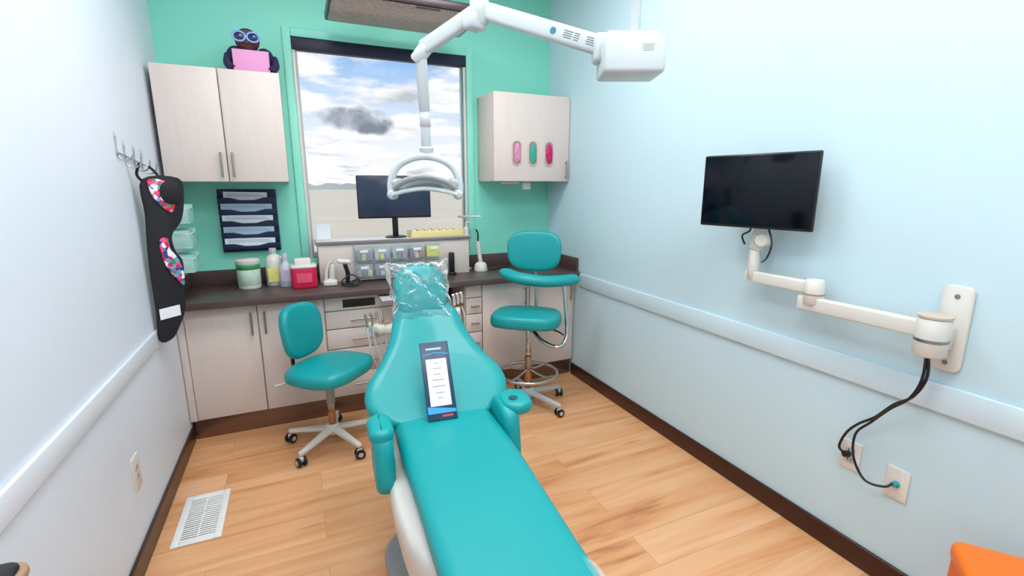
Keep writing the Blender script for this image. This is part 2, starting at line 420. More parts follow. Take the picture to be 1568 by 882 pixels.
handle(g,'handle_1',(-.3,3.115,.63),(-.3,3.115,.77),(0,-.025,0))
handle(g,'handle_2',(-.228,3.115,.63),(-.228,3.115,.77),(0,-.025,0))
zz=[.135,.30,.465,.60,.72,.812]
for i in range(5):
    z0,z1=zz[i]+.003,zz[i+1]-.003
    box(g,'drawer_l_%d'%i,(.112,.555),(3.14,3.159),(z0,z1),CAB,.003)
    box(g,'drawer_r_%d'%i,(1.045,1.165),(3.14,3.159),(z0,z1),CAB,.003)
    zc=(z0+z1)/2
    if i<4:
        handle(g,'pull_l_%d'%i,(.26,3.115,zc),(.42,3.115,zc),(0,-.025,0))
        handle(g,'pull_r_%d'%i,(1.075,3.115,zc),(1.14,3.115,zc),(0,-.025,0))
box(g,'drawer_slot',(.22,.42),(3.134,3.141),(.74,.79),BLACK,.002)
box(g,'door_3',(1.172,1.545),(3.14,3.159),(.135,.812),CAB,.003)
box(g,'door_4',(1.551,1.93),(3.14,3.159),(.135,.812),CAB,.003)
handle(g,'handle_3',(1.51,3.115,.63),(1.51,3.115,.77),(0,-.025,0))
handle(g,'handle_4',(1.90,3.115,.63),(1.90,3.115,.77),(0,-.025,0))
box(g,'ledge_box',(.11,1.165),(3.4,3.6),(.86,1.115),CAB,.002)
box(g,'ledge_cap',(.095,1.18),(3.385,3.617),(1.116,1.136),mat('cap_grey','7E7678',.3),.003)
box(g,'cap_top',(.10,1.175),(3.39,3.615),(1.1365,1.1385),OFFW,.0005)
box(g,'pull_out_tray',(.44,.80),(2.98,3.3),(.79,.803),LGREY,.004)

# ---------------------------------------------------------------- bins on the ledge front
g=group('clear_drawer_organizer',(.62,3.36,.98))
box(g,'frame_back',(.33,.935),(3.385,3.398),(.88,1.105),LGREY,.002)
for z in (.878,.99,1.1): box(g,'shelf_%d'%int(z*100),(.33,.935),(3.31,3.386),(z,z+.006),GLASSC,.001)
cols=['8E95A4','5F6672','C8B8A0','7A6A90','B8BCC0','D8C840','6F80B8','98A0A0','4E9A78','9A70A8','50586A','C0B8B0','A04858','5A8AB0']
ci=0
for r in range(2):
    for i in range(5):
        x0=.335+i*.12;z0=.888+r*.11
        box(g,'bin_%d_%d'%(r,i),(x0,x0+.112),(3.305,3.38),(z0,z0+.095),GLASSC,.006)
        ye=(r==1 and i==4)
        for q in range(1 if ye else 3):
            cc='E3D320' if ye else cols[ci%14];ci+=1
            wq=.096 if ye else .030
            hh=.085 if ye else .04+.035*random.random()
            box(g,'contents_%d_%d_%d'%(r,i,q),(x0+.008+q*.033,x0+.008+q*.033+wq),(3.315,3.37),(z0+.008,z0+hh),mat('bin_'+cc,cc,.6,var=.5,scale=50),.006)
        box(g,'label_%d_%d'%(r,i),(x0+.03,x0+.082),(3.303,3.3045),(z0+.065,z0+.082),PAPERW,0)

def monitor(name,c,w_,h_,rz,tilt,scr,stand=None,th=.03):
    g=group(name,c)
    R=(Matrix.Rotation(rz,3,'Z')@Matrix.Rotation(tilt,3,'X'))
    def P(x,y,z): return Vector(c)+R@Vector((x,y,z))
    obox(g,'shell',P(0,.012,0),(w_,th*.6,h_),BLACK,.006,R)
    obox(g,'screen',P(0,.0025,.002),(w_-.012,.003,h_-.018),scr,.001,R)
    obox(g,'back_hump',P(0,.032,-.01),(w_*.5,.03,h_*.55),BLACK,.012,R)
    return g,P
g,P=monitor('desktop_monitor',(.645,3.47,1.425),.51,.295,math.radians(-2),0,SCREEN_REFL)
box(g,'stand_neck',(.625,.665),(3.5,3.52),(1.145,1.4),BLACK,.004)
lathe(g,'stand_base',(.645,3.5,1.139),(0,0,1),[(0,0),(.075,0),(.075,.006),(.06,.012),(0,.013)],BLACK)
lathe(g,'camera_knob',(.645,3.485,1.575),(0,0,1),[(0,0),(.008,0),(.008,.02),(0,.02)],BLACK)

g=group('wire_basket_tray',(1.0,3.47,1.14))
box(g,'tray_base',(.74,1.13),(3.41,3.56),(1.14,1.148),CREAM,.003)
box(g,'tray_front',(.74,1.13),(3.408,3.414),(1.14,1.185),CREAM,.002)
box(g,'tray_back',(.74,1.13),(3.556,3.562),(1.14,1.185),CREAM,.002)
box(g,'tray_l',(.738,.744),(3.41,3.56),(1.14,1.185),CREAM,.002)
box(g,'tray_r',(1.126,1.132),(3.41,3.56),(1.14,1.185),CREAM,.002)
for i in range(13): box(g,'paper_%d'%i,(.76+i*.027,.775+i*.027),(3.42,3.55),(1.148,1.19),mat('amber_pack','D9B65A',.5,var=.2) if i%2 else PAPERW,.001)
g=group('card_stand',(.145,3.45,1.14))
obox(g,'card',(.155,3.45,1.198),(.10,.004,.115),GLASSC,.001,(.15,0,.2))
obox(g,'print',(.155,3.446,1.198),(.088,.002,.10),PAPERW,.0,(.15,0,.2))
obox(g,'foot',(.155,3.46,1.142),(.10,.06,.004),GLASSC,.001,(0,0,.2))
g=group('pump_bottle',(1.15,3.45,1.14))
lathe(g,'bottle',(1.155,3.43,1.139),(0,0,1),[(0,0),(.018,0),(.02,.004),(.02,.05),(.008,.06),(.008,.07),(0,.07)],OFFW)
tube(g,'spout',[(1.155,3.43,1.205),(1.155,3.43,1.235),(1.18,3.42,1.235)],.004,OFFW)

# ---------------------------------------------------------------- counter items
g=group('wipes_canister',(-.31,3.42,.86))
lathe(g,'body',(-.31,3.42,.861),(0,0,1),[(0,0),(.062,0),(.066,.004),(.066,.02),(.066,.155),(.064,.16),(0,.16)],OFFW)
lathe(g,'label',(-.31,3.42,.885),(0,0,1),[(.0665,0),(.0672,.001),(.0672,.1),(.0665,.101)],mat('wipes_label','BFD8C4',.5,var=.35,scale=40))
lathe(g,'green_band',(-.31,3.42,.985),(0,0,1),[(.0668,0),(.0678,.001),(.0678,.03),(.0668,.031)],GREEN)
lathe(g,'lid',(-.31,3.42,1.021),(0,0,1),[(.069,0),(.07,.002),(.07,.022),(.06,.03),(0,.031)],OFFW)
ell(g,'lid_cap',(-.31,3.41,1.05),(.025,.025,.008),LGREY)
g=group('cleaner_jug',(-.16,3.46,.86))
lathe(g,'body',(-.165,3.47,.861),(0,0,1),[(0,0),(.048,0),(.052,.006),(.052,.16),(.04,.19),(.018,.205),(.018,.215),(0,.215)],OFFW)
lathe(g,'cap',(-.165,3.47,1.076),(0,0,1),[(0,0),(.022,0),(.022,.028),(0,.03)],LGREY)
box(g,'label',(-.2,-.13),(3.414,3.418),(.89,.98),mat('jug_label','E8E080',.5,var=.2,scale=40),0)
tube(g,'grip',[(-.125,3.45,1.05),(-.105,3.44,1.02),(-.112,3.44,.97)],.007,OFFW)
g=group('spray_bottle',(-.09,3.4,.86))
lathe(g,'body',(-.095,3.39,.861),(0,0,1),[(0,0),(.038,0),(.042,.005),(.042,.1),(.038,.13),(.016,.16),(.016,.175),(0,.175)],clearmat('soft_clear','DDE6F0',.75,.2))
lathe(g,'cap',(-.095,3.39,1.036),(0,0,1),[(0,0),(.018,0),(.018,.025),(.012,.04),(0,.04)],LGREY)
box(g,'label',(-.122,-.068),(3.344,3.348),(.9,.975),mat('bottle_label','C9B8D8',.5,var=.2,scale=40),0)
g=group('sharps_container',(.01,3.32,.86))
M=Matrix.Translation((.012,3.315,.861))
cushion(g,'body',rrect(.15,.12,.02,3),.135,M,MAG,r=.012,crown=0,closed_smooth=False)
cushion(g,'lid',rrect(.155,.125,.02,3),.02,Matrix.Translation((.012,3.315,.99)),OFFW,r=.008,crown=.004,closed_smooth=False)
cushion(g,'chute',rrect(.1,.07,.015,3),.04,Matrix.Translation((.008,3.325,1.008)),OFFW,r=.01,crown=.0,closed_smooth=False)
box(g,'label',(-.033,.057),(3.252,3.2545),(.9,.96),mat('sharps_label','E05070',.5,var=.25,scale=40),0)
g=group('curing_handpiece_stand',(.17,3.32,.86))
cushion(g,'base',rrect(.09,.1,.02,3),.035,Matrix.Translation((.165,3.32,.861)),OFFW,r=.012,crown=.006,closed_smooth=False)
cushion(g,'column',rrect(.045,.05,.015,3),.10,Matrix.Translation((.18,3.34,.89)),OFFW,r=.012,crown=0,closed_smooth=False)
tube(g,'wand',[(.14,3.3,.9),(.15,3.3,.97),(.175,3.295,1.02)],.011,OFFW)
g=group('scanner_gun',(.26,3.25,.86))
lathe(g,'base',(.27,3.27,.861),(0,0,1),[(0,0),(.04,0),(.04,.008),(.02,.015),(0,.016)],BLACK)
tube(g,'handle',[(.27,3.27,.875),(.275,3.27,.94),(.26,3.265,1.0)],.014,BLACK)
obox(g,'head',(.255,3.255,1.02),(.085,.04,.03),OFFW,.012,(0,.15,0))
tube(g,'cable',[(.29,3.26,.88),(.34,3.24,.9),(.33,3.2,.87),(.26,3.19,.87),(.23,3.22,.895),(.3,3.25,.93),(.35,3.22,.88),(.29,3.18,.868)],.0045,BLACK)
g=group('cordless_phone',(1.02,3.35,.86))
obox(g,'base',(1.015,3.35,.871),(.05,.06,.02),BLACK,.006)
obox(g,'handset',(1.015,3.36,.95),(.042,.03,.15),BLACK,.01)
g=group('curing_light',(1.24,3.42,.86))
lathe(g,'base',(1.265,3.42,.861),(0,0,1),[(0,0),(.05,0),(.052,.01),(.045,.05),(.03,.065),(0,.066)],OFFW)
tube(g,'body',[(1.265,3.42,.92),(1.255,3.42,1.0),(1.245,3.42,1.09)],.016,OFFW)
tube(g,'tip',[(1.245,3.42,1.09),(1.242,3.41,1.15),(1.22,3.39,1.18)],.006,BLACK)
tube(g,'lead',[(1.31,3.42,.866),(1.36,3.40,.866),(1.42,3.43,.866),(1.50,3.46,.866),(1.54,3.5,.866)],.004,BLACK)
g=group('articulated_task_arm',(1.2,3.5,1.14))
tube(g,'arm',[(1.2,3.54,.861),(1.2,3.54,1.26),(1.12,3.5,1.275),(1.3,3.5,1.27)],.007,OFFW,smooth=False)
lathe(g,'foot',(1.2,3.54,.861),(0,0,1),[(0,0),(.03,0),(.03,.01),(0,.011)],OFFW)

# ---------------------------------------------------------------- delivery unit behind chair
g=group('dental_delivery_unit',(.6,2.9,.6))
cyl(g,'post',(.62,3.0,.0),(.62,3.0,.62),.03,LGREY)
lathe(g,'floor_flange',(.62,3.0,.0),(0,0,1),[(0,0),(.09,0),(.09,.02),(.05,.03),(0,.03)],LGREY)
sweepbox(g,'arm_left',((.62,3.0,.64),(.36,2.82,.64)),.06,.05,OFFW,bev=.015)
sweepbox(g,'arm_right',((.62,3.0,.64),(.84,2.70,.72)),.05,.05,OFFW,bev=.015)
obox(g,'holder_left',(.37,2.80,.68),(.05,.14,.05),OFFW,.012,(0,0,.5))
obox(g,'holder_right',(.83,2.68,.77),(.05,.14,.04),OFFW,.012,(0,0,-.3))
for i in range(4):
    a=Vector((.37+.03*(i-1.5)*1.1,2.77+.02*i,.70))
    tube(g,'handpiece_l_%d'%i,[a,a+Vector((-.005,-.01,.05)),a+Vector((-.015,-.02,.08))],.008,CHROME)
    tube(g,'hose_l_%d'%i,[a,a+Vector((0,-.02,-.06)),a+Vector((.02,-.03,-.2)),a+Vector((.08,.06,-.3)),(.6,2.98,.35)],.006,LGREY)
for i in range(3):
    a=Vector((.81+.03*i,2.66+.02*i,.79))
    tube(g,'handpiece_r_%d'%i,[a,a+Vector((.0,-.01,.05)),a+Vector((-.01,-.02,.085))],.009,OFFW)
    lathe(g,'collar_%d'%i,a,(0,0,1),[(0,0),(.012,0),(.012,.02),(0,.02)],mat('copper','A8674A',.3,.8))
    tube(g,'hose_r_%d'%i,[a,a+Vector((.01,-.02,-.08)),a+Vector((0,.0,-.25)),a+Vector((-.08,.15,-.35)),(.64,2.98,.35)],.006,LGREY)

# ---------------------------------------------------------------- dental chair
A=math.radians(2.8)
O=Vector((.457,1.68,0));UV=Vector((math.cos(A),-math.sin(A),0));VV=Vector((math.sin(A),math.cos(A),0))
def CP(u,v,z): return O+UV*u+VV*v+Vector((0,0,z))
g=group('dental_chair',(.45,1.5,0))
half=[(0,.085),(.13,.075),(.175,.04),(.188,0),(.191,-.1),(.190,-.3),(.186,-.55),(.182,-.8),(.180,-1.0),(.175,-1.08),(.145,-1.13),(0,-1.14)]
def bend(c):
    x,y,z=c;t=max(0,-y)
    return (x,y,z-.03*min(1,t/1.1)+.012*math.exp(-((y+.35)/.3)**2))
loftpad(g,'seat_and_leg_rest',half,.08,frame(CP(0,0,.548),UV,VV),TEAL,r=.034,crown=.008,bend=bend,k=6)
loftpad(g,'seat_pan',[(a*.94,b*.99) for a,b in half],.04,frame(CP(0,0,.512),UV,VV),OFFW,r=.015,crown=0,bend=bend,k=6)
sl=Vector((VV.x*.81,VV.y*.81,.588)).normalized()
hb=[(0,-.035),(.12,-.03),(.21,-.008),(.268,.045),(.29,.115),(.278,.185),(.24,.25),(.202,.33),(.173,.41),(.155,.49),(.143,.545),(.10,.582),(0,.59)]
def bendb(c):
    x,y,z=c
    return (x,y,z+.35*max(0,abs(x)-.10)**2)
uo=lambda v:.022*min(1,max(0,(v-.1)/.4))
loftpad(g,'backrest',hb,.07,frame(CP(0.005,.03,.575),UV,sl),TEAL,r=.033,crown=.012,bend=bendb,k=6,uoff=uo)
loftpad(g,'backrest_shell',[(a*.9,b*.96+.01) for a,b in hb],.04,frame(CP(0.005,.045,.55),UV,sl),OFFW,r=.018,crown=0,k=6,uoff=uo,bend=bendb)
hv=Vector((VV.x*.45,VV.y*.45,.89))
hm=frame(CP(.015,.50,.925),UV,hv)
hc=hm.translation
oh=[(0,-.1),(.085,-.095),(.113,-.05),(.12,.03),(.108,.10),(.06,.14),(0,.148),(-.06,.14),(-.108,.10),(-.12,.03),(-.113,-.05),(-.085,-.095)]
cushion(g,'headrest',oh,.07,frame(hc+Vector((0,0,.06)),UV,hv),TEAL,r=.03,crown=.008,k=5)
cyl(g,'headrest_bar',hc+Vector((0,.03,.05)),CP(0,.44,.82),.018,CHROME)
m=bpy.data.materials.new('crinkled_clear_film');m.use_nodes=True;nt=m.node_tree;b=nt.nodes['Principled BSDF']
b.inputs['Base Color'].default_value=(.92,.97,.98,1);b.inputs['Roughness'].default_value=.1
tcn=nt.nodes.new('ShaderNodeTexCoord');nz=nt.nodes.new('ShaderNodeTexNoise');nz.inputs['Scale'].default_value=10;nz.inputs['Distortion'].default_value=2.5;nz.inputs['Detail'].default_value=2
nt.links.new(tcn.outputs['Object'],nz.inputs[0])
lw=nt.nodes.new('ShaderNodeLayerWeight');lw.inputs[0].default_value=.35
bp=nt.nodes.new('ShaderNodeBump');bp.inputs['Strength'].default_value=.9;bp.inputs['Distance'].default_value=.035;nt.links.new(nz.outputs[0],bp.inputs['Height']);nt.links.new(bp.outputs[0],b.inputs['Normal']);nt.links.new(bp.outputs[0],lw.inputs['Normal'])
rp=nt.nodes.new('ShaderNodeValToRGB');rp.color_ramp.elements[0].position=.2;rp.color_ramp.elements[0].color=(.04,.04,.04,1);rp.color_ramp.elements[1].position=.65;rp.color_ramp.elements[1].color=(.85,.85,.85,1)  # white wrinkle highlights painted by raising alpha at glancing angles
nt.links.new(lw.outputs['Facing'],rp.inputs[0]);nt.links.new(rp.outputs[0],b.inputs['Alpha'])
FILM=m
of=[(-.125,-.125),(0,-.13),(.125,-.12),(.13,0),(.135,.1),(.142,.172),(.09,.16),(0,.165),(-.09,.158),(-.145,.175),(-.135,.08),(-.128,0)]
def crink(c):
    x,y,z=c;return (x+.005*math.sin(y*90+z*60),y+.005*math.sin(x*110),z+.006*math.sin(x*80+y*60))
cushion(g,'headrest_sleeve',of,.096,frame(hc+Vector((0,.005,.045)),UV,hv),FILM,r=.03,crown=.005,k=6,bend=crink)
bm=bmesh.new();bmesh.ops.create_uvsphere(bm,u_segments=40,v_segments=20,radius=1)
bmesh.ops.delete(bm,geom=[v for v in bm.verts if v.co.z>.02],context='VERTS')
for v in bm.verts:
    v.co=Vector((math.copysign(abs(v.co.x)**.75,v.co.x),math.copysign(abs(v.co.y)**.8,v.co.y),v.co.z))
be=[e for e in bm.edges if e.is_boundary]
r=bmesh.ops.extrude_edge_only(bm,edges=be);nv=[v for v in r['geom'] if isinstance(v,bmesh.types.BMVert)]
for v in nv: v.co=Vector((v.co.x*.92,v.co.y*.96,v.co.z+.07))
bmesh.ops.holes_fill(bm,edges=[e for e in bm.edges if e.is_boundary],sides=0)
bmesh.ops.transform(bm,matrix=frame(CP(-.015,-.25,.50),UV,VV)@Matrix.Diagonal((.225,.48,.40,1)),verts=bm.verts)
add(g,'base_shell',bm2me(bm,'base_shell'),OFFW)
cyl(g,'pedestal',CP(-.02,-.2,.02),CP(-.02,-.2,.3),.13,GREYP)
cushion(g,'floor_plate',rrect(.46,.75,.14,6),.05,frame(CP(-.02,-.2,0),UV,VV),GREYP,r=.03,crown=.01,closed_smooth=False)
for n,u,w_,yv in (('left',-.250,.085,-.12),('right',.265,.12,-.09)):
    cushion(g,'arm_pad_'+n,rrect(w_,.16,w_*.48,6),.045,frame(CP(u,yv,.655),UV,VV),TEAL,r=.02,crown=.004,closed_smooth=False)
    pu=u+.0 if n=='left' else u-.045
    bt=-.195 if n=='left' else -.22
    prism(g,'arm_panel_'+n,[(-.10,bt),(.06,bt),(.095,-.11),(.075,0),(-.06,0),(-.10,-.08)],.065,frame(CP(pu-.03,yv,.68),VV,(0,0,1)),TEAL,bev=.024,smooth=True)
lathe(g,'cup_recess',CP(.25,-.11,.703),(0,0,1),[(0,0),(.018,0),(.018,.002),(0,.002)],mat('recess_teal','04505A',.5))
cushion(g,'foot_cover',rrect(.355,.34,.05,5),.004,frame(CP(0,-.98,.603),UV,VV),clearmat('foot_cover_clear','BFE8E8',.16,.15),r=.002,crown=0,closed_smooth=False)

# ---------------------------------------------------------------- brochure holder on chair
g=group('brochure_holder',(.436,1.66,.65))
bx=Vector((.99,-.10,0));by=Vector((.012,.165,.235)).normalized()
Mb=frame((.437,1.612,.640),bx,by)
prism(g,'board',[(-.056,0),(.056,0),(.056,.305),(-.056,.305)],.008,Mb,SKYB,bev=.003)
M2=Mb@Matrix.Translation((0,0,.0085))
prism(g,'card',[(-.040,.052),(.040,.052),(.040,.235),(-.040,.235)],.001,M2,PAPERW,bev=0)
for i,(w_,y_) in enumerate(((.02,.215),(.03,.195),(.025,.172),(.045,.15),(.05,.125),(.035,.1),(.02,.08))):
    prism(g,'line_%d'%i,[(-w_/2,y_),(w_/2,y_),(w_/2,y_+.003),(-w_/2,y_+.003)],.0006,M2@Matrix.Translation((0,0,.001)),mat('print_grey','8A8E98',.7),bev=0)
prism(g,'title',[(-.035,.272),(.025,.272),(.025,.28),(-.035,.28)],.0006,M2,mat('print_cyan','9FD4EE',.6),bev=0)
prism(g,'title_arc',[(-.05,.25),(0,.258),(.05,.25),(.05,.254),(0,.262),(-.05,.254)],.0006,M2,mat('wave_blue','2A9CD4',.5),bev=0)
prism(g,'wave',[(-.053,.024),(.053,.024),(.053,.036),(0,.044),(-.053,.052)],.0012,M2@Matrix.Translation((0,0,.001)),mat('wave_blue','2A9CD4',.5),bev=0)
prism(g,'logo',[(.0,.010),(.04,.010),(.04,.018),(0,.018)],.0008,M2,mat('logo_red','C03A3A',.5),bev=0)

# ---------------------------------------------------------------- stools
def caster(g,n,p,ang,m=BLACK):
    p=Vector(p);d=Vector((math.cos(ang),math.sin(ang),0));s=Vector((-d.y,d.x,0))
    for k in (-1,1):
        lathe(g,n+'_wheel_%d'%k,p+s*(.006*k)+Vector((0,0,.028)),s*k,[(0,0),(.022,0),(.027,.003),(.027,.016),(.022,.019),(0,.019)],m)
        lathe(g,n+'_hub_%d'%k,p+s*(.0255*k)+Vector((0,0,.028)),s*k,[(0,0),(.014,0),(.012,.002),(0,.002)],LGREY)
    ell(g,n+'_hood',p+Vector((0,0,.042)),(.018,.018,.018),LGREY)
    cyl(g,n+'_stem',p+Vector((0,0,.045)),p+Vector((0,0,.075)),.007,CHROME)
def starbase(g,c,R,a0,m,hubz=.12,legr=.016):
    c=Vector(c)
    lathe(g,'hub',c+Vector((0,0,hubz-.05)),(0,0,1),[(0,0),(.035,0),(.04,.01),(.038,.05),(.03,.06),(0,.06)],m)
    for i in range(5):
        a=a0+i*2*math.pi/5;d=Vector((math.cos(a),math.sin(a),0))
        p=c+d*.02+Vector((0,0,hubz-.02));q=c+d*R+Vector((0,0,.075))
        s=Vector((-d.y,d.x,0))
        M=frame(p,(q-p),s)
        L=(q-p).length
        prism(g,'leg_%d'%i,[(0,-.026),(L,-.014),(L+.012,0),(L,.014),(0,.026)],.024,M@Matrix.Translation((0,0,-.012)),m,bev=.007)
        caster(g,'caster_%d'%i,c+d*R,a+1.2)
g=group('dental_stool',(.08,2.78,0))
c=Vector((.09,2.80,0))
starbase(g,c,.26,math.radians(-62),OFFW)
cyl(g,'sleeve',c+Vector((0,0,.12)),c+Vector((0,0,.26)),.022,mat('copper_chrome','B08A6E',.2,.9))
cyl(g,'column',c+Vector((0,0,.26)),c+Vector((0,0,.44)),.024,GREYP)
obox(g,'mechanism',c+Vector((0,-.02,.445)),(.16,.18,.03),BLACK,.008)
tube(g,'lever',[c+Vector((-.05,0,.44)),c+Vector((-.2,-.02,.43)),c+Vector((-.28,-.02,.42))],.006,LGREY)
fd=Vector((.75,-.66,0)).normalized();sd=Vector((.66,.75,0)).normalized()
seat=[(0,-.21),(.1,-.205),(.19,-.16),(.22,-.05),(.205,.08),(.14,.18),(.04,.215),(-.06,.21),(-.15,.17),(-.205,.08),(-.22,-.05),(-.19,-.16),(-.1,-.205)]
def sb(c):
    x,y,z=c;return (x,y,z-.5*max(0,y)**2+.35*max(0,-y-.05)**2)
cushion(g,'seat',seat,.08,frame(c+Vector((0,-.06,.455)),sd,-fd),TEAL,r=.038,crown=.014,bend=sb,k=5)
back=[(0,-.15),(.08,-.14),(.135,-.09),(.15,0),(.145,.09),(.1,.15),(0,.165),(-.1,.15),(-.145,.09),(-.15,0),(-.135,-.09),(-.08,-.14)]
bc=c-fd*.20+Vector((.0,.0,.675))
def bb(c):
    x,y,z=c;return (x,y,z+1.1*x*x)
cushion(g,'backrest',back,.055,frame(bc,sd,Vector((0,0,1))-fd*.12),TEAL,r=.026,crown=.008,bend=bb,k=5)
tube(g,'back_bar',[c+Vector((0,0,.435)),c-fd*.18+Vector((0,0,.435)),c-fd*.245+Vector((0,0,.47)),c-fd*.22+Vector((0,0,.67))],.011,BLACK)

g=group('dental_stool',(1.37,2.79,0))
c=Vector((1.37,2.79,0))
starbase(g,c,.27,math.radians(-65),LGREY,hubz=.12)
cyl(g,'sleeve',c+Vector((0,0,.12)),c+Vector((0,0,.36)),.024,mat('copper_chrome','B08A6E',.2,.9))
cyl(g,'column',c+Vector((0,0,.36)),c+Vector((0,0,.58)),.018,CHROME)
ring=[c+Vector((.20*math.cos(i*math.pi/18),.20*math.sin(i*math.pi/18),.24)) for i in range(36)]
tube(g,'foot_ring',ring,.011,CHROME,smooth=False,closed=True)
for i in range(4):
    a=i*math.pi/2+.5;tube(g,'ring_spoke_%d'%i,[c+Vector((0,0,.27)),c+Vector((.1*math.cos(a),.1*math.sin(a),.245)),c+Vector((.2*math.cos(a),.2*math.sin(a),.24))],.008,CHROME)
obox(g,'mechanism',c+Vector((0,0,.585)),(.17,.17,.03),BLACK,.008)
tube(g,'lever',[c+Vector((.03,0,.575)),c+Vector((.12,-.16,.57)),c+Vector((.12,-.26,.57))],.005,BLACK)
fd=Vector((-.62,-.78,0)).normalized();sd=Vector((fd.y*-1,fd.x,0))
cushion(g,'seat',[(a*1.06,b*1.06) for a,b in seat],.09,frame(c+Vector((-.01,-.0,.595)),sd,-fd),TEAL,r=.042,crown=.014,bend=sb,k=5)
bc=c-fd*.2+Vector((.015,.02,1.05))
cushion(g,'backrest',[(a*1.25,b*.9) for a,b in back],.055,frame(bc,sd,Vector((0,0,1))-fd*.1),TEAL,r=.026,crown=.008,bend=bb,k=5)
cc=c+Vector((.07,.03,.905))
pts=[cc+Vector((-.20,.12,.03)),cc+Vector((-.16,-.03,.01)),cc+Vector((-.02,-.12,-.01)),cc+Vector((.14,-.14,-.015)),cc+Vector((.26,-.10,-.02))]
pp=crv(pts,False,6)
bm=bmesh.new();rings=[]
for i,p in enumerate(pp):
    t=(pp[min(i+1,len(pp)-1)]-pp[max(i-1,0)]).normalized();s=t.cross(Vector((0,0,1))).normalized();u=s.cross(t)
    e=min(i,len(pp)-1-i);sc_=(.35,.7,.9)[e] if e<3 else 1
    rings.append([bm.verts.new(p+s*(.05*sc_*math.cos(a*math.pi/8))+u*(.038*sc_*math.sin(a*math.pi/8))) for a in range(16)])
for a,b in zip(rings,rings[1:]):
    for i in range(16): bm.faces.new((a[i],a[(i+1)%16],b[(i+1)%16],b[i]))
bm.faces.new(rings[0]);bm.faces.new(rings[-1])
add(g,'body_support',bm2me(bm,'body_support'),TEAL)
tube(g,'support_rail',[c+Vector((.02,-.02,.55)),c+Vector((.04,-.12,.50)),c+Vector((.10,-.21,.475)),c+Vector((.17,-.2,.50)),c+Vector((.20,-.17,.6)),c+Vector((.20,-.12,.87))],.014,CHROME)
tube(g,'back_bar',[c+Vector((.0,0,.575)),c-fd*.2+Vector((0,0,.575)),c-fd*.25+Vector((0,0,.65)),c-fd*.23+Vector((0,.02,1.05))],.012,CHROME)

# ---------------------------------------------------------------- dental lamp
g=group('ceiling_dental_light',(1.07,1.42,2.0))
cyl(g,'ceiling_plate',(1.10,1.44,ZC-.001),(1.10,1.44,ZC-.03),.12,LAMPW)
cyl(g,'drop_post',(1.10,1.44,2.0),(1.10,1.44,ZC-.02),.018,LAMPW)
Rb=Matrix.Rotation(math.radians(-24),3,'Z')
obox(g,'power_box',(1.07,1.42,1.918),(.20,.16,.115),LAMPW,.014,Rb,3)
obox(g,'power_box_cap',(1.065,1.42,1.975),(.175,.135,.03),LAMPW,.01,Rb,3)
sweepbox(g,'arm_near',((1.02,1.45,1.95),(.72,1.86,2.15)),.055,.062,LAMPW,bev=.014)
obox(g,'arm_end_cover',(1.0,1.475,1.955),(.07,.08,.09),LAMPW,.014,Rb,3)
cyl(g,'knuckle',(.70,1.87,2.10),(.70,1.87,2.21),.036,LAMPW,bev=.01)
cyl(g,'knuckle_cap',(.70,1.87,2.205),(.70,1.87,2.225),.028,GREYP,bev=.005)
obox(g,'knuckle_bracket',(.68,1.87,2.11),(.08,.06,.06),LAMPW,.014,(0,0,.4))
sweepbox(g,'arm_far',((.70,1.88,2.155),(.51,2.01,2.03)),.046,.055,LAMPW,bev=.012)
cyl(g,'elbow',(.485,2.03,1.985),(.53,2.0,2.045),.028,LAMPW,bev=.008)
cyl(g,'drop_arm_upper',(.505,2.02,2.02),(.515,2.03,1.80),.024,LAMPW,r2=.022)
cyl(g,'drop_arm_lower',(.515,2.03,1.80),(.52,2.04,1.645),.02,LAMPW)
cyl(g,'collar',(.516,2.031,1.78),(.517,2.032,1.74),.0225,LGREY)
cyl(g,'swivel',(.52,2.04,1.66),(.52,2.04,1.61),.03,LAMPW,r2=.022,bev=.006)
lx=Vector((.95,-.31,0)).normalized();ly=Vector((.31,.95,0)).normalized();lc=Vector((.508,2.03,1.525))
yk=[lc+lx*a+Vector((0,0,b)) for a,b in ((-.142,-.07),(-.142,-.01),(-.118,.05),(-.065,.085),(0,.097),(.065,.085),(.118,.05),(.142,-.01),(.142,-.055))]
tube(g,'yoke',yk,.0155,LAMPW)
for s in (-1,1):
    a=lc+lx*(.135*s)+Vector((0,0,-.06))
    cyl(g,'grip_%d'%(s+1),a-ly*.055,a+ly*.02,.02,LAMPW,bev=.008)
    cyl(g,'pivot_%d'%(s+1),lc+lx*(.14*s)+Vector((0,0,-.01)),lc+lx*(.1*s)+Vector((0,0,-.01)),.018,LGREY)
bm=bmesh.new();rows=[]
for j in range(9):
    v=-1+2*j/8;row=[]
    for i in range(17):
        u=-1+2*i/16
        hw=.125*(1-.12*v*v)
        row.append(bm.verts.new((u*hw,v*.065-.02*(1-u*u),.042*(1-u*u)*(1-.4*v*v)-.02*v)))
    rows.append(row)
for a,b in zip(rows,rows[1:]):
    for i in range(16): bm.faces.new((a[i],a[i+1],b[i+1],b[i]))
bmesh.ops.solidify(bm,geom=bm.faces[:],thickness=.022)
bmesh.ops.transform(bm,matrix=frame(lc+Vector((0,0,-.025)),lx,ly),verts=bm.verts)
add(g,'lamp_head',bm2me(bm,'lamp_head'),LAMPW)
tube(g,'head_front_rim',[lc+lx*a-ly*(.06+.025*(1-(a/.125)**2))+Vector((0,0,b)) for a,b in ((-.125,-.035),(-.08,-.005),(0,.012),(.08,-.005),(.125,-.035))],.012,GREYP)
tube(g,'handle_bar',[lc+lx*a-ly*.06+Vector((0,0,b)) for a,b in ((-.135,-.06),(-.08,-.045),(0,-.035),(.08,-.045),(.135,-.06))],.009,LAMPW)
ell(g,'mirror',lc+Vector((0,0,-.03)),(.08,.045,.012),CHROME)
